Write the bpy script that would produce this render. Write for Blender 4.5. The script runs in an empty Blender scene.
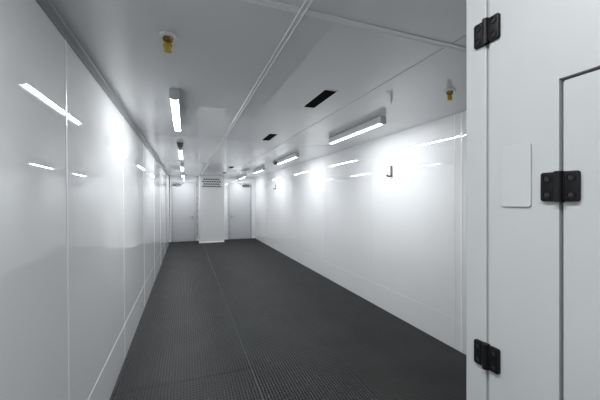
import bpy, bmesh, math
from mathutils import Vector, Matrix
S = bpy.context.scene
C = S.collection
PI = math.pi
CAM_Z = 1.618          # eye height above the bare floor
MAT_T = 0.018          # rubber mat thickness
CEIL = CAM_Z + 0.93
XL, XR, YB, YF = -0.58, 2.72, 12.60, -1.50

# ------------------------------------------------------------------ materials
def mat(name, col, rough=0.4, spec=0.5, metal=0.0, var=0.0, vscale=3.0, bump=0.0, bscale=60.0,
        coat=0.0, rvar=0.0):
    m = bpy.data.materials.new(name); m.use_nodes = True
    nt = m.node_tree; b = nt.nodes['Principled BSDF']
    b.inputs['Base Color'].default_value = (*col, 1)
    b.inputs['Roughness'].default_value = rough
    b.inputs['Metallic'].default_value = metal
    b.inputs['Specular IOR Level'].default_value = spec
    if coat:
        b.inputs['Coat Weight'].default_value = coat
        b.inputs['Coat Roughness'].default_value = 0.05
    tc = nt.nodes.new('ShaderNodeTexCoord')
    if var:
        n = nt.nodes.new('ShaderNodeTexNoise'); n.inputs['Scale'].default_value = vscale
        n.inputs['Detail'].default_value = 5
        r = nt.nodes.new('ShaderNodeValToRGB')
        r.color_ramp.elements[0].position = 0.3; r.color_ramp.elements[1].position = 0.7
        r.color_ramp.elements[0].color = (*[c*(1-var) for c in col], 1)
        r.color_ramp.elements[1].color = (*[min(1, c*(1+var)) for c in col], 1)
        nt.links.new(tc.outputs['Object'], n.inputs['Vector'])
        nt.links.new(n.outputs['Fac'], r.inputs['Fac'])
        nt.links.new(r.outputs['Color'], b.inputs['Base Color'])
    if bump:
        n2 = nt.nodes.new('ShaderNodeTexNoise'); n2.inputs['Scale'].default_value = bscale
        n2.inputs['Detail'].default_value = 2
        bp = nt.nodes.new('ShaderNodeBump'); bp.inputs['Strength'].default_value = bump
        bp.inputs['Distance'].default_value = 0.002
        nt.links.new(tc.outputs['Object'], n2.inputs['Vector'])
        nt.links.new(n2.outputs['Fac'], bp.inputs['Height'])
        nt.links.new(bp.outputs['Normal'], b.inputs['Normal'])
    return m

M_WALL  = mat('gloss_white_panel', (0.72, 0.73, 0.742), 0.02, 0.6, var=0.012, vscale=1.2)
M_CEIL  = mat('gloss_white_ceiling', (0.80, 0.81, 0.82), 0.012, 0.5, var=0.012, vscale=1.2)
M_SEAM  = mat('white_joint_strip', (0.86, 0.87, 0.88), 0.25, 0.5, var=0.01)
M_TRIMD = mat('dark_grey_cove_trim', (0.24, 0.25, 0.26), 0.4, 0.4, var=0.02)
M_GREYT = mat('grey_aluminium_trim', (0.50, 0.52, 0.54), 0.3, 0.5, var=0.02)
M_SLAB  = mat('dark_concrete', (0.03, 0.03, 0.032), 0.8, 0.3, var=0.15, vscale=8)
M_RUB   = mat('black_rubber', (0.027, 0.0275, 0.029), 0.5, 0.4, var=0.22, vscale=2.2, bump=0.3, bscale=250)
M_CAB   = mat('powder_coated_grey_white', (0.43, 0.445, 0.446), 0.42, 0.4, var=0.008, vscale=4, bump=0.05, bscale=400)
M_GAP   = mat('dark_rubber_gasket', (0.10, 0.10, 0.10), 0.7, 0.3, var=0.05)
M_GAPL  = mat('grey_rubber_gasket', (0.34, 0.35, 0.34), 0.7, 0.3, var=0.05)
M_BLACK = mat('black_plastic', (0.005, 0.005, 0.0055), 0.45, 0.22, bump=0.15, bscale=900, var=0.1, vscale=40)
M_SCREW = mat('black_screw', (0.05, 0.05, 0.053), 0.3, 0.5, metal=0.7, var=0.1, vscale=60)
M_PLATE = mat('white_plate', (0.44, 0.454, 0.456), 0.35, 0.5, var=0.005)
M_HOUS  = mat('grey_lamp_housing', (0.60, 0.62, 0.635), 0.35, 0.5, var=0.03, vscale=10)
M_BRASS = mat('brass', (0.72, 0.50, 0.07), 0.3, 0.5, metal=0.55, var=0.15, vscale=60)
M_DBRAS = mat('dark_brass', (0.25, 0.16, 0.04), 0.35, 0.5, metal=0.6, var=0.15, vscale=60)
M_VOID  = mat('black_slot', (0.002, 0.002, 0.002), 0.9, 0.1, var=0.1)
M_DOOR  = mat('door_grey_white', (0.47, 0.48, 0.495), 0.25, 0.5, var=0.01)
M_FRAME = mat('door_frame_white', (0.47, 0.48, 0.505), 0.25, 0.5, var=0.01)
M_STEEL = mat('dull_steel', (0.30, 0.31, 0.32), 0.35, 0.5, metal=0.8, var=0.08, vscale=20)
M_DGREY = mat('dark_grey_plastic', (0.09, 0.092, 0.095), 0.4, 0.5, var=0.08, vscale=20)
M_COL   = mat('white_duct_sheet', (0.60, 0.61, 0.62), 0.25, 0.5, var=0.008)

def emit_mat(name, col, strength):
    m = bpy.data.materials.new(name); m.use_nodes = True
    nt = m.node_tree; b = nt.nodes['Principled BSDF']
    b.inputs['Base Color'].default_value = (0.8, 0.8, 0.8, 1)
    b.inputs['Roughness'].default_value = 0.3
    b.inputs['Emission Color'].default_value = (*col, 1)
    b.inputs['Emission Strength'].default_value = strength
    return m
M_LAMP = emit_mat('lit_lamp_diffuser', (0.97, 0.99, 1.0), 3.0)
M_LAMP.cycles.emission_sampling = 'NONE'

# ------------------------------------------------------------------ mesh helpers
def box(bm, x0, x1, y0, y1, z0, z1, bev=0.0, seg=2):
    r = bmesh.ops.create_cube(bm, size=1.0)
    vs = r['verts']
    bmesh.ops.scale(bm, vec=(abs(x1-x0), abs(y1-y0), abs(z1-z0)), verts=vs)
    bmesh.ops.translate(bm, vec=((x0+x1)/2, (y0+y1)/2, (z0+z1)/2), verts=vs)
    if bev:
        es = list({e for v in vs for e in v.link_edges})
        bmesh.ops.bevel(bm, geom=es, offset=bev, segments=seg, profile=0.5, affect='EDGES')

def cyl(bm, p0, p1, r0, r1=None, n=20):
    r1 = r0 if r1 is None else r1
    p0, p1 = Vector(p0), Vector(p1); d = p1-p0
    q = Vector((0, 0, 1)).rotation_difference(d.normalized()).to_matrix().to_4x4()
    mtx = Matrix.Translation((p0+p1)/2) @ q
    bmesh.ops.create_cone(bm, cap_ends=True, segments=n, radius1=r0, radius2=r1, depth=d.length, matrix=mtx)

def lathe(bm, prof, c=(0, 0, 0), n=28):
    rings = []
    for r, z in prof:
        rings.append([bm.verts.new((c[0]+r*math.cos(2*PI*k/n), c[1]+r*math.sin(2*PI*k/n), c[2]+z)) for k in range(n)])
    for a, b in zip(rings, rings[1:]):
        for k in range(n):
            bm.faces.new((a[k], a[(k+1) % n], b[(k+1) % n], b[k]))
    bm.faces.new(rings[0]); bm.faces.new(rings[-1])

def extrude_y(bm, pts, y0, y1):
    """closed (x, z) outline swept from y0 to y1"""
    a = [bm.verts.new((x, y0, z)) for x, z in pts]
    b = [bm.verts.new((x, y1, z)) for x, z in pts]
    n = len(pts)
    for k in range(n):
        bm.faces.new((a[k], a[(k+1) % n], b[(k+1) % n], b[k]))
    bm.faces.new(a); bm.faces.new(b)

def obj(name, bm, m, parent=None, smooth=False):
    bmesh.ops.recalc_face_normals(bm, faces=bm.faces)
    me = bpy.data.meshes.new(name); bm.to_mesh(me); bm.free()
    me.materials.append(m)
    if smooth:
        for p in me.polygons: p.use_smooth = True
        try: me.set_sharp_from_angle(angle=math.radians(35))
        except Exception: pass
    o = bpy.data.objects.new(name, me); C.objects.link(o)
    if parent: o.parent = parent
    return o

def thing(name, label, cat, loc=(0, 0, 0), group=None):
    o = bpy.data.objects.new(name, None); C.objects.link(o)
    o.empty_display_size = 0.1
    o.location = loc; o['label'] = label; o['category'] = cat
    if group: o['group'] = group
    return o

def tag(o, label, cat, group=None):
    o['label'] = label; o['category'] = cat
    if group: o['group'] = group
    return o

def struct(name, bm, m, parent=None, smooth=False):
    o = obj(name, bm, m, parent, smooth)
    if not parent: o['kind'] = 'structure'
    return o

def dup(root, loc, label):
    r = root.copy(); C.objects.link(r); r.location = loc; r['label'] = label
    for ch in list(root.children):
        c = ch.copy(); C.objects.link(c); c.parent = r
        for g in list(ch.children):
            d = g.copy(); C.objects.link(d); d.parent = c
    return r

def B(): return bmesh.new()

# ------------------------------------------------------------------ the room
T = 0.10
bm = B(); box(bm, XL-T, XR+T, YF-T, YB+T, -T, 0); struct('floor', bm, M_SLAB)
bm = B(); box(bm, XL-T, XR+T, YF-T, YB+T, CEIL, CEIL+T); struct('ceiling', bm, M_CEIL)
LEAN = 0.008           # the left wall leans out a little towards its top
def lean(bm):
    for v in bm.verts: v.co.x -= LEAN*v.co.z
    return bm
bm = B(); box(bm, XL-T, XL, YF-T, YB+T, 0, CEIL); struct('wall_left', lean(bm), M_WALL)
bm = B(); box(bm, XR, XR+T, YF-T, YB+T, 0, CEIL); struct('wall_right', bm, M_WALL)
bm = B(); box(bm, XL, XR, YF-T, YF, 0, CEIL); struct('wall_rear', bm, M_WALL)
bm = B(); box(bm, XL, XR, YB, YB+T, 0, CEIL); struct('wall_back', bm, M_WALL)

tn = [0]
def trim(bm, m=M_SEAM):
    tn[0] += 1
    return struct('trim_%d' % tn[0], bm, m)
# vertical joints of the left wall panels
for k in range(-2, 7):
    y = 1.945 + 1.56*k
    if y < YF+0.1: continue
    bm = B(); box(bm, XL, XL+0.0025, y-0.008, y+0.008, MAT_T, CEIL-0.08, 0.001, 1); trim(lean(bm))
# vertical joints of the right wall panels
for k in range(0, 6):
    y = 2.39 + 1.655*k
    w = 0.010 if k == 0 else 0.004
    bm = B(); box(bm, XR-0.0025, XR, y-w, y+w, MAT_T, CEIL-0.001, 0.001, 1); trim(bm, M_SEAM if k == 0 else M_WALL)
bm = B(); box(bm, XR-0.0025, XR, 2.475, 2.485, MAT_T, CEIL-0.001, 0.001, 1); trim(bm)
# the joint above the kick panels
bm = B(); box(bm, XL, XL+0.002, YF, YB, 0.348, 0.353, 0.0008, 1); trim(lean(bm))
bm = B(); box(bm, XR-0.002, XR, YF, YB, 0.339, 0.343, 0.0008, 1); trim(bm)
# grey angle trim where the left wall meets the ceiling
bm = B(); extrude_y(bm, [(XL, CEIL-0.078), (XL+0.006, CEIL-0.078), (XL+0.008, CEIL-0.02), (XL+0.014, CEIL-0.006), (XL+0.014, CEIL), (XL, CEIL)], YF, YB)
trim(lean(bm), M_TRIMD)
# ceiling joints: a double batten along the room and across it, thin joints beside
def batten_y(x, w):
    bm = B()
    box(bm, x-w, x+w, YF, YB, CEIL-0.004, CEIL, 0.001, 1)
    box(bm, x-w, x-w+0.009, YF, YB, CEIL-0.008, CEIL, 0.001, 1)
    box(bm, x+w-0.009, x+w, YF, YB, CEIL-0.008, CEIL, 0.001, 1)
    trim(bm)
batten_y(0.537, 0.017)
def batten_x(y, w, x0, x1, h=0.006):
    bm = B()
    box(bm, x0, x1, y-w, y+w, CEIL-0.003, CEIL, 0.001, 1)
    box(bm, x0, x1, y-w, y-w+0.008, CEIL-h, CEIL, 0.001, 1)
    box(bm, x0, x1, y+w-0.008, y+w, CEIL-h, CEIL, 0.001, 1)
    trim(bm)
batten_x(1.39, 0.022, XL-0.02, XR)
bm = B(); box(bm, 1.466, 1.472, YF, YB, CEIL-0.0025, CEIL, 0.0008, 1); trim(bm)
bm = B(); box(bm, 1.472, 1.479, YF, YB, CEIL-0.0015, CEIL); trim(bm, M_TRIMD)
for y in (4.72, 8.05, 11.35):
    bm = B(); box(bm, XL-0.02, XR, y-0.005, y+0.005, CEIL-0.002, CEIL, 0.0008, 1); trim(bm)
# skirting on the back wall
bm = B(); box(bm, XL, -0.53, YB-0.012, YB, MAT_T, 0.09, 0.002, 1); struct('baseboard_left', bm, M_SEAM)
bm = B(); box(bm, 0.385, 1.60, YB-0.012, YB, MAT_T, 0.09, 0.002, 1); struct('baseboard_back', bm, M_SEAM)
bm = B(); box(bm, 2.58, XR, YB-0.012, YB, MAT_T, 0.09, 0.002, 1); struct('baseboard_right', bm, M_SEAM)

# ------------------------------------------------------------------ back doors
def back_door(n, x0, x1, handle_x, hdir, closer_x):
    top = 2.275
    bm = B(); box(bm, x0, x1, YB-0.022, YB-0.001, MAT_T+0.012, top, 0.003, 2)
    d = struct('door_%d' % n, bm, M_DOOR); d['kind'] = 'structure'
    fr = B()
    box(fr, x0-0.06, x0-0.006, YB-0.035, YB, MAT_T, top+0.06, 0.003, 1)
    box(fr, x1+0.006, x1+0.06, YB-0.035, YB, MAT_T, top+0.06, 0.003, 1)
    box(fr, x0-0.006, x1+0.006, YB-0.035, YB, top+0.006, top+0.06, 0.003, 1)
    obj('door_frame', fr, M_FRAME, d)
    g = B()
    box(g, x0-0.006, x0+0.004, YB-0.0235, YB, MAT_T, top, 0)
    box(g, x1-0.004, x1+0.006, YB-0.0235, YB, MAT_T, top, 0)
    box(g, x0, x1, YB-0.012, YB, top, top+0.006, 0)
    obj('door_seal', g, M_GAP, d)
    h = B()
    z = CAM_Z-0.665
    cyl(h, (handle_x, YB-0.022, z), (handle_x, YB-0.032, z), 0.028)
    cyl(h, (handle_x, YB-0.03, z), (handle_x, YB-0.075, z), 0.011)
    box(h, min(handle_x-0.012*hdir, handle_x+0.12*hdir), max(handle_x-0.012*hdir, handle_x+0.12*hdir), YB-0.08, YB-0.062, z-0.011, z+0.011, 0.005, 2)
    cyl(h, (handle_x, YB-0.022, z-0.09), (handle_x, YB-0.034, z-0.09), 0.022)
    obj('door_handle', h, M_STEEL, d, True)
    c = B()
    box(c, closer_x-0.14, closer_x+0.14, YB-0.085, YB-0.022, top-0.10, top-0.03, 0.008, 2)
    cc = obj('door_closer', c, M_DGREY, d)
    a = B()
    box(a, closer_x-0.02, closer_x+0.02, YB-0.075, YB-0.035, top-0.03, top-0.005, 0.003, 1)
    cyl(a, (closer_x, YB-0.055, top-0.008), (closer_x+0.16*hdir*-1, YB-0.20, top-0.004), 0.011, n=10)
    cyl(a, (closer_x-0.16*hdir, YB-0.20, top-0.004), (closer_x-0.28*hdir, YB-0.03, top+0.02), 0.009, n=10)
    obj('closer_arm', a, M_STEEL, cc, True)
    return d
back_door(1, -0.47, 0.32, 0.245, -1, -0.33)
back_door(2, 1.665, 2.515, 1.74, 1, 2.33)

# ------------------------------------------------------------------ boxed duct between the doors
CX0, CX1, CY = 0.465, 1.355, 11.80
t = thing('air_duct_column', 'tall white boxed column with perforated vent between the two back doors', 'column', ((CX0+CX1)/2, CY, MAT_T))
def loc(bm, o):     # move mesh into the local frame of its thing
    bmesh.ops.translate(bm, vec=-o.location, verts=bm.verts)
    return bm
bm = B(); box(bm, CX0, CX1, CY, YB-0.013, MAT_T+0.06, CEIL-0.001, 0.004, 2); obj('casing', loc(bm, t), M_COL, t)
bm = B(); box(bm, CX0-0.01, CX1+0.01, CY-0.02, YB-0.013, MAT_T+0.002, MAT_T+0.06, 0.004, 1); obj('plinth', loc(bm, t), M_SEAM, t)
gx0, gx1, gz0, gz1 = 0.55, 1.245, CAM_Z+0.465, CAM_Z+0.815
bm = B(); box(bm, gx0, gx1, CY-0.003, CY-0.0005, gz0, gz1); g = obj('vent_backing', loc(bm, t), M_VOID, t)
bm = B()
NC, NR = 8, 4
cw, ch = (gx1-gx0)/NC, (gz1-gz0)/NR
def cell(cx, cz, w, h, r, n=12):
    sq, ci = [], []
    for k in range(n):
        a = 2*PI*(k+0.5)/n
        ca, sa = math.cos(a), math.sin(a)
        s = 1/max(abs(ca), abs(sa))
        sq.append((cx+ca*s*w/2, cz+sa*s*h/2)); ci.append((cx+ca*r, cz+sa*r))
    for a, b_ in ((CY-0.008, 1), (CY-0.003, 0)):
        pass
    V = [[bm.verts.new((x, y, z)) for (x, z) in pts] for pts, y in ((sq, CY-0.008), (ci, CY-0.008), (ci, CY-0.003))]
    # square corners
    for k in range(n):
        k2 = (k+1) % n
        bm.faces.new((V[0][k], V[0][k2], V[1][k2], V[1][k]))
        bm.faces.new((V[1][k], V[1][k2], V[2][k2], V[2][k]))
for r in range(NR):
    z = gz0+(r+0.5)*ch
    off = 0.5 if r % 2 else 0.0
    for c in range(NC - (1 if r % 2 else 0)):
        cell(gx0+(c+0.5+off)*cw, z, cw, ch, 0.033)
    if r % 2:
        box(bm, gx0, gx0+cw/2, CY-0.008, CY-0.003, z-ch/2, z+ch/2)
        box(bm, gx1-cw/2, gx1, CY-0.008, CY-0.003, z-ch/2, z+ch/2)
obj('perforated_vent', loc(bm, t), M_COL, t)
# rail around the top
bm = B(); box(bm, CX0-0.006, CX1+0.006, CY-0.012, YB-0.013, CEIL-0.03, CEIL-0.002, 0.003, 1); obj('top_rail', loc(bm, t), M_GREYT, t)

# conduit with clips in the corner left of the column
t = thing('wall_conduit', 'thin grey conduit with clips running up back wall left of column', 'conduit', (0.415, YB-0.03, MAT_T))
bm = B(); cyl(bm, (0.415, YB-0.03, 0.10), (0.415, YB-0.03, CEIL-0.01), 0.011, n=12); obj('pipe', loc(bm, t), M_COL, t, True)
for z in (0.3, 0.62, 0.95, 1.2, 1.45, 1.7, 2.2):
    bm = B(); box(bm, 0.397, 0.433, YB-0.045, YB-0.001, z-0.025, z+0.025, 0.004, 1); obj('clip', loc(bm, t), M_STEEL, t)

# ------------------------------------------------------------------ rubber mats
PITCH, RW = 0.0255, 0.0095
def mat_mesh(x0, x1, y0, y1, drop, rim):
    bm = B()
    g = 0.003
    x0 += g; x1 -= g; y0 += 0.001; y1 -= 0.001
    n = max(1, round((x1-x0)/PITCH)); p = (x1-x0)/n
    box(bm, x0, x1, y0, y1, 0.0005, 0.003)
    for k in range(n):
        cx = x0+(k+0.5)*p
        extrude_y(bm, [(cx-RW/2, 0.0025), (cx-RW/2, MAT_T-0.002), (cx-RW/2+0.002, MAT_T), (cx+RW/2-0.002, MAT_T), (cx+RW/2, MAT_T-0.002), (cx+RW/2, 0.0025)], y0+0.001, y1-0.001)
    q = 0.036
    m = max(1, round((y1-y0)/q)); q = (y1-y0)/m
    for k in range(m):
        cy = y0+(k+0.5)*q
        box(bm, x0+0.004, x1-0.004, cy-0.006, cy+0.006, 0.0025, MAT_T-drop)
    if rim:
        box(bm, x1-0.012, x1, y0, y1, 0.0005, MAT_T-0.0005)
    box(bm, x0, x1, y0, y0+0.004, 0.0005, MAT_T-0.010)
    box(bm, x0, x1, y1-0.004, y1, 0.0005, MAT_T-0.010)
    return bm
strips = [
    (XL+0.001, 0.59, [YF+0.002, 2.89, 6.25, 9.61, YB-0.04],
     ['black ribbed rubber mat along left wall, nearest the camera',
      'black ribbed rubber mat along left wall, second from the camera',
      'black ribbed rubber mat along left wall, third from the camera',
      'black ribbed rubber mat in front of the left back door']),
    (0.59, 1.444, [YF+0.002, 2.24, 5.60, 8.96, CY-0.03],
     ['black rubber mat in the middle strip, nearest the camera',
      'black rubber mat in the middle strip, second from the camera',
      'black rubber mat in the middle strip, third from the camera',
      'black rubber mat in the middle strip, reaching the white column']),
    (1.45, XR-0.001, [0.62, 4.10, 7.46, 10.2, YB-0.04],
     ['black rubber mat along right wall, nearest the camera beside cabinet',
      'black rubber mat along right wall, second from the camera',
      'black rubber mat along right wall, third from the camera',
      'black rubber mat in front of the right back door']),
]
for x0, x1, ys, labs in strips:
    for y0, y1, lb in zip(ys, ys[1:], labs):
        o = obj('rubber_floor_mat', mat_mesh(x0, x1, y0, y1, 0.0108 if x0 < 0 else 0.0100, x0 < 0), M_RUB)
        tag(o, lb, 'floor mat', 'black rubber mats laid over the floor')

# ------------------------------------------------------------------ strip lights
LLEN = 1.28
LAMP_W = 15.0
LDATA = []
for k in range(2):
    ld = bpy.data.lights.new('tube', 'AREA'); ld.shape = 'RECTANGLE'
    ld.size = 0.0288; ld.size_y = LLEN-0.046; ld.energy = LAMP_W; ld.color = (0.97, 0.99, 1.0)
    LDATA.append(ld)
def make_light(label):
    t = thing('ceiling_light', label, 'light', (0, 0, 0), 'tube lights in two rows on the ceiling')
    w, h = 0.035, 0.074
    def housing_profile(w, zt, zb, r):
        return [(-w, zb), (-w, zt-r), (-w+r*0.3, zt-r*0.3), (-w+r, zt), (w-r, zt), (w-r*0.3, zt-r*0.3), (w, zt-r), (w, zb)]
    bm = B(); extrude_y(bm, housing_profile(w, -0.001, -h, 0.012), 0.015, LLEN-0.015); 
    for s in (-1, 1): box(bm, s*(w-0.004) if s > 0 else -w, w if s > 0 else -(w-0.004), 0.015, LLEN-0.015, -h-0.009, -h+0.001)
    obj('housing', bm, M_HOUS, t)
    # diffuser set into the housing's rim
    prof = [(-0.0255, -h+0.004), (-0.0245, -h+0.001), (-0.002, -h-0.017)]
    prof += [(-x, z) for x, z in reversed(prof)]
    bm = B(); extrude_y(bm, prof, 0.022, LLEN-0.022); obj('diffuser', bm, M_LAMP, t)
    # the light the tube gives off through the two slanted faces of the diffuser
    for s, ld in zip((-1, 1), LDATA):
        o = bpy.data.objects.new('tube', ld); C.objects.link(o); o.parent = t
        n = Vector((s*0.018, 0, -0.0225)).normalized()
        o.location = Vector((s*0.01325, LLEN/2, -h-0.008)) + n*0.001
        o.rotation_euler = Vector((0, 0, -1)).rotation_difference(n).to_euler()
    for y0, y1 in ((0, 0.022), (LLEN-0.022, LLEN)):
        pr = [(-w-0.003, -h-0.004), (-w-0.003, -0.012), (-w+0.012, -0.001), (w-0.012, -0.001), (w+0.003, -0.012), (w+0.003, -h-0.004)]
        for k in range(1, 8):
            a = PI*k/8
            pr.append((math.cos(a)*(w+0.003), -h-0.004-math.sin(a)*0.016))
        bm = B(); extrude_y(bm, pr, y0, y1); obj('end_cap', bm, M_HOUS, t)
    return t
LX, RX = -0.092, 2.035
lt = make_light('nearest tube light of the left row on the ceiling')
lt.location = (LX, 2.72, CEIL)
NL = ['second tube light from the camera in the left ceiling row',
      'third tube light from the camera in the left ceiling row',
      'farthest tube light of the left row, above the left back door']
for k, lb in enumerate(NL): dup(lt, (LX, 2.72+2.75*(k+1), CEIL), lb)
NRr = ['nearest and largest tube light of the right row on the ceiling',
      'second tube light from the camera in the right ceiling row',
      'third tube light from the camera in the right ceiling row',
      'farthest tube light of the right row, near the right back door']
for k, lb in enumerate(NRr): dup(lt, (RX, 2.80+2.75*k, CEIL), lb)

dup(lt, (LX, -0.45, CEIL), 'tube light of the left row right overhead, beside the cabinet')

# small boxes at the lamps
def ceil_box(loc_, label):
    t = thing('ceiling_sensor', label, 'sensor', loc_, 'small boxes on the ceiling')
    bm = B(); box(bm, -0.05, 0.05, -0.06, 0.06, -0.025, -0.0005, 0.006, 2); obj('base', bm, M_DGREY, t)
    bm = B(); lathe(bm, [(0.046, -0.024), (0.044, -0.05), (0.03, -0.068), (0.012, -0.074)]); obj('lens_dome', bm, M_DGREY, t, True)
ceil_box((LX, 5.33, CEIL), 'small dark domed sensor before the second left tube light')
ceil_box((RX, 7.12, CEIL), 'small dark domed sensor behind the second right tube light')

# ------------------------------------------------------------------ black slots in the ceiling
vl = ['nearest and largest black slot vent in the ceiling',
      'second black slot vent from the camera in the ceiling',
      'third black slot vent from the camera in the ceiling',
      'farthest tiny black slot vent, by the top of the white column']
vt = thing('ceiling_vent', vl[0], 'vent', (1.152, 2.56, CEIL), 'slot vents in the ceiling')
vw, vh = 0.058, 0.25
bm = B()
box(bm, -vw-0.010, -vw, -vh-0.010, vh+0.010, -0.004, -0.0005, 0.001, 1)
box(bm, vw, vw+0.010, -vh-0.010, vh+0.010, -0.004, -0.0005, 0.001, 1)
box(bm, -vw, vw, -vh-0.010, -vh, -0.004, -0.0005, 0.001, 1)
box(bm, -vw, vw, vh, vh+0.010, -0.004, -0.0005, 0.001, 1)
obj('frame', bm, M_SEAM, vt)
bm = B(); box(bm, -vw, vw, -vh, vh, -0.0015, -0.0005); obj('opening', bm, M_VOID, vt)
bm = B()
for k in range(4):
    x = -vw + (k+1)*2*vw/5
    box(bm, x-0.0015, x+0.0015, -vh, vh, -0.0035, -0.0012)
obj('louvre', bm, M_VOID, vt)
dup(vt, (1.155, 4.36, CEIL), vl[1]); dup(vt, (1.21, 8.75, CEIL), vl[2]); dup(vt, (1.22, 10.6, CEIL), vl[3])

# ------------------------------------------------------------------ sprinkler heads
def sprinkler(l, label):
    t = thing('sprinkler_head', label, 'sprinkler', l, 'brass sprinkler heads on the ceiling')
    bm = B(); lathe(bm, [(0.046, -0.0005), (0.046, -0.006), (0.040, -0.013), (0.022, -0.015)]); obj('escutcheon', bm, M_SEAM, t, True)
    bm = B(); cyl(bm, (0, 0, -0.012), (0, 0, -0.034), 0.029, 0.025, 6); cyl(bm, (0, 0, -0.034), (0, 0, -0.042), 0.017, n=16); obj('hex_nut', bm, M_DBRAS, t)
    bm = B()
    for s in (-1, 1):
        for k in range(6):
            a0, a1 = PI*k/6, PI*(k+1)/6
            p = lambda a: (s*(0.010+0.010*math.sin(a)), 0, -0.040-0.040*(a/PI))
            cyl(bm, p(a0), p(a1), 0.0065, n=8)
    cyl(bm, (0, 0, -0.078), (0, 0, -0.088), 0.011, 0.009, 12)
    obj('frame_arms', bm, M_BRASS, t, True)
    bm = B(); cyl(bm, (0, 0, -0.042), (0, 0, -0.080), 0.009, n=10); obj('bulb', bm, M_BRASS, t, True)
    bm = B(); lathe(bm, [(0.008, -0.086), (0.022, -0.087), (0.023, -0.090), (0.008, -0.091)], n=16); obj('deflector', bm, M_BRASS, t)
    return t
sprinkler((-0.096, 1.865, CEIL), 'brass sprinkler head at the near left of the ceiling')
sprinkler((2.09, 1.955, CEIL), 'brass sprinkler head at the right of the ceiling, beside the cabinet')

# ------------------------------------------------------------------ hooks on the right wall
def wall_hook(y, z, label):
    t = thing('wall_hook', label, 'hook', (XR, y, z), 'hooks on the right wall')
    bm = B(); box(bm, -0.014, -0.0005, -0.020, 0.020, -0.075, 0.085, 0.005, 2); obj('back_plate', bm, M_DGREY, t)
    bm = B()
    pts = [(-0.010, 0, -0.050), (-0.030, 0, -0.064), (-0.055, 0, -0.067), (-0.078, 0, -0.055)]
    for a, b in zip(pts, pts[1:]): cyl(bm, a, b, 0.0125, n=12)
    bmesh.ops.create_uvsphere(bm, u_segments=12, v_segments=8, radius=0.0145, matrix=Matrix.Translation(pts[-1]))
    for p_ in pts[1:-1]: bmesh.ops.create_uvsphere(bm, u_segments=12, v_segments=8, radius=0.0125, matrix=Matrix.Translation(p_))
    obj('hook_arm', bm, M_DGREY, t, True)
wall_hook(3.55, CAM_Z+0.40, 'grey hook on the white right wall, larger one nearer the camera')
wall_hook(9.45, CAM_Z+0.42, 'tiny grey hook far down the white right wall')

# ------------------------------------------------------------------ cabinet at the right edge
KX = 0.72
t = thing('equipment_cabinet', 'pale grey metal cabinet with black hinges at the right edge', 'cabinet', (KX+0.3, 0.0, 0.0))
K0, K1 = -0.55, 0.6187
DY1 = 0.5475            # door edge by the corner post
DY0 = -0.45
KTOP = 2.42
bm = B(); box(bm, KX+0.021, KX+0.62, K0, K1-0.001, 0.08, KTOP, 0.003, 1); obj('body', loc(bm, t), M_CAB, t)
bm = B(); box(bm, KX+0.05, KX+0.60, K0+0.02, K1-0.03, 0.0, 0.08); obj('plinth', loc(bm, t), M_GAP, t)
bm = B(); box(bm, KX, KX+0.021, DY1+0.011, K1, 0.08, KTOP, 0.003, 2); obj('corner_post', loc(bm, t), M_CAB, t)
bm = B(); box(bm, KX+0.006, KX+0.0205, DY1, DY1+0.011, 0.08, KTOP); obj('gasket', loc(bm, t), M_GAPL, t)
# door with an opening for the access door
AY1, AY0, AZ1, AZ0 = 0.3965, -0.25, CAM_Z+0.250, 0.45
def rbox_yz(bm, x0, x1, y0, y1, z0, z1, r, edge=0.0, n=6):
    pts = []
    for cy, cz, a0 in ((y1-r, z1-r, 0), (y0+r, z1-r, PI/2), (y0+r, z0+r, PI), (y1-r, z0+r, 3*PI/2)):
        for k in range(n+1):
            a = a0 + PI/2*k/n
            pts.append((cy+r*math.cos(a), cz+r*math.sin(a)))
    cyc, czc = (y0+y1)/2, (z0+z1)/2
    def ring(x, ins):
        return [bm.verts.new((x, y - math.copysign(min(ins, abs(y-cyc)), y-cyc), z - math.copysign(min(ins, abs(z-czc)), z-czc))) for y, z in pts]
    rs = [ring(x1, 0), ring(x0+edge, 0)]
    if edge: rs += [ring(x0+edge*0.3, edge*0.3), ring(x0, edge)]
    N = len(pts)
    for a, b in zip(rs, rs[1:]):
        for k in range(N): bm.faces.new((a[k], a[(k+1) % N], b[(k+1) % N], b[k]))
    bm.faces.new(rs[0]); bm.faces.new(rs[-1])
bm = B()
# door sheet as a frame of four pieces meeting flush, plus rounded outer edge
ys = [DY0, AY0, AY1, DY1]; zs = [0.09, AZ0, AZ1, KTOP-0.01]
def sheet(bm, ys, zs, hole, x0, x1):
    V = {}
    for x in (x0, x1):
        for i, y in enumerate(ys):
            for j, z in enumerate(zs): V[x, i, j] = bm.verts.new((x, y, z))
    for x in (x0, x1):
        for i in range(3):
            for j in range(3):
                if (i, j) == hole: continue
                bm.faces.new([V[x, i, j], V[x, i+1, j], V[x, i+1, j+1], V[x, i, j+1]])
    def side(a, b): bm.faces.new([V[x0, *a], V[x0, *b], V[x1, *b], V[x1, *a]])
    for i in range(3): side((i, 0), (i+1, 0)); side((i, 3), (i+1, 3))
    for j in range(3): side((0, j), (0, j+1)); side((3, j), (3, j+1))
    side((1, 1), (2, 1)); side((1, 2), (2, 2)); side((1, 1), (1, 2)); side((2, 1), (2, 2))
sheet(bm, ys, zs, (1, 1), KX, KX+0.020)
es = [e for e in bm.edges if all(abs(v.co.x-KX) < 1e-5 for v in e.verts) and (len(e.link_faces) == 2 and any(abs(f.normal.x) < 0.5 for f in e.link_faces))]
bm.normal_update()
es = [e for e in bm.edges if all(abs(v.co.x-KX) < 1e-5 for v in e.verts) and any(abs(f.normal.x) < 0.5 for f in e.link_faces)]
bmesh.ops.bevel(bm, geom=es, offset=0.0025, segments=2, profile=0.5, affect='EDGES')
obj('door', loc(bm, t), M_CAB, t)
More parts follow.
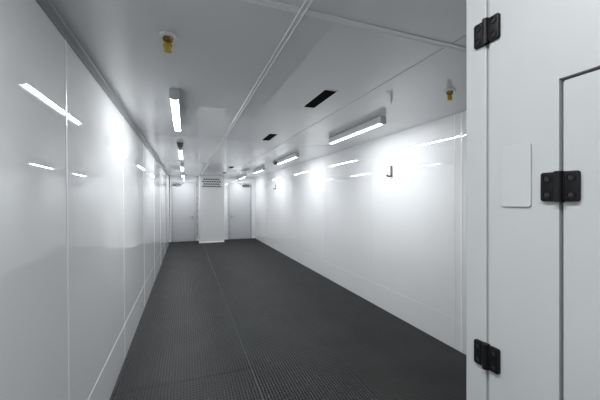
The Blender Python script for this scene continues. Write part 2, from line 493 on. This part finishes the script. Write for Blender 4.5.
bm = B(); G = 0.006
box(bm, KX+0.012, KX+0.0205, AY0, AY1, AZ0, AZ1); obj('access_gasket', loc(bm, t), M_GAP, t)
bm = B(); rbox_yz(bm, KX+0.001, KX+0.019, AY0+G, AY1-G, AZ0+G, AZ1-G, 0.004, 0.0025); obj('access_door', loc(bm, t), M_CAB, t)
bm = B(); rbox_yz(bm, KX-0.0042, KX-0.0002, 0.449, 0.5175, CAM_Z-0.016, CAM_Z+0.128, 0.0065, 0.0012)
o = obj('cover_plate', loc(bm, t), M_PLATE, t); o['label'] = 'blank white plate with rounded corners'

def hinge(yc, zc, w=0.068, h=0.061):
    hw = w/2
    e = bpy.data.objects
    bm = B()
    # two leaves, each a chunky moulded plate, and the knuckle barrel between them
    rbox_yz(bm, KX-0.0085, KX-0.0003, yc+0.0075, yc+hw, zc-h/2, zc+h/2, 0.005, 0.002)
    rbox_yz(bm, KX-0.0085, KX-0.0003, yc-hw, yc-0.0075, zc-h/2, zc+h/2, 0.005, 0.002)
    cyl(bm, (KX-0.0078, yc, zc-h/2-0.001), (KX-0.0078, yc, zc+h/2+0.001), 0.0078, n=24)
    box(bm, KX-0.0078, KX-0.0004, yc-0.0078, yc+0.0078, zc-h/2-0.001, zc+h/2+0.001)
    # ribs moulded beside the knuckle
    for s in (-1, 1):
        box(bm, KX-0.0096, KX-0.008, yc+s*0.0095-0.0012, yc+s*0.0095+0.0012, zc-h/2+0.006, zc+h/2-0.006, 0.0005, 1)
        for q in (-1, 1):   # raised collars round the screw holes
            cy, cz = yc+s*(hw-0.0125), zc+q*(h/2-0.0135)
            n = 24
            R = [[bm.verts.new((x, cy+r*math.cos(2*PI*k/n), cz+r*math.sin(2*PI*k/n))) for k in range(n)]
                 for r, x in ((0.0085, KX-0.0083), (0.0085, KX-0.0106), (0.0062, KX-0.0106), (0.0062, KX-0.0083))]
            for a, b in zip(R, R[1:]):
                for k in range(n): bm.faces.new((a[k], a[(k+1) % n], b[(k+1) % n], b[k]))
    o = obj('hinge', loc(bm, t), M_BLACK, t, True); o['label'] = 'black plastic hinge with four screws'
    for s in (-1, 1):
        for q in (-1, 1):
            cy, cz = yc+s*(hw-0.0125), zc+q*(h/2-0.0135)
            b2 = B(); cyl(b2, (KX-0.0082, cy, cz), (KX-0.0092, cy, cz), 0.0050, 0.0045, 20)
            cyl(b2, (KX-0.0090, cy, cz), (KX-0.0094, cy, cz), 0.0022, 0.0020, 6)
            obj('screw', loc(b2, t), M_SCREW, o)
hinge(0.5545, CAM_Z+0.428)
hinge(0.5545, CAM_Z-0.397)
hinge(0.3935, CAM_Z+0.0275)

# ------------------------------------------------------------------ camera, world, view
cam = bpy.data.cameras.new('camera'); co = bpy.data.objects.new('camera', cam); C.objects.link(co)
cam.sensor_width = 36.0; cam.sensor_fit = 'HORIZONTAL'
F = 303.0
cam.lens = F*36.0/600.0
cam.clip_start = 0.02
yaw = math.atan(114/F)
co.location = (0, 0, CAM_Z); co.rotation_euler = (PI/2, 0, -yaw)
S.camera = co
w = bpy.data.worlds.new('world'); S.world = w; w.use_nodes = True
w.node_tree.nodes['Background'].inputs['Color'].default_value = (0.5, 0.52, 0.55, 1)
w.node_tree.nodes['Background'].inputs['Strength'].default_value = 0.05
S.view_settings.view_transform = 'Standard'; S.view_settings.look = 'None'
S.view_settings.gamma = 1.0; S.view_settings.use_curve_mapping = False
S.view_settings.exposure = 0.0

cy = S.cycles
cy.use_adaptive_sampling = False
cy.caustics_reflective = False; cy.caustics_refractive = False
cy.sample_clamp_indirect = 4.0

cy.use_guiding = True
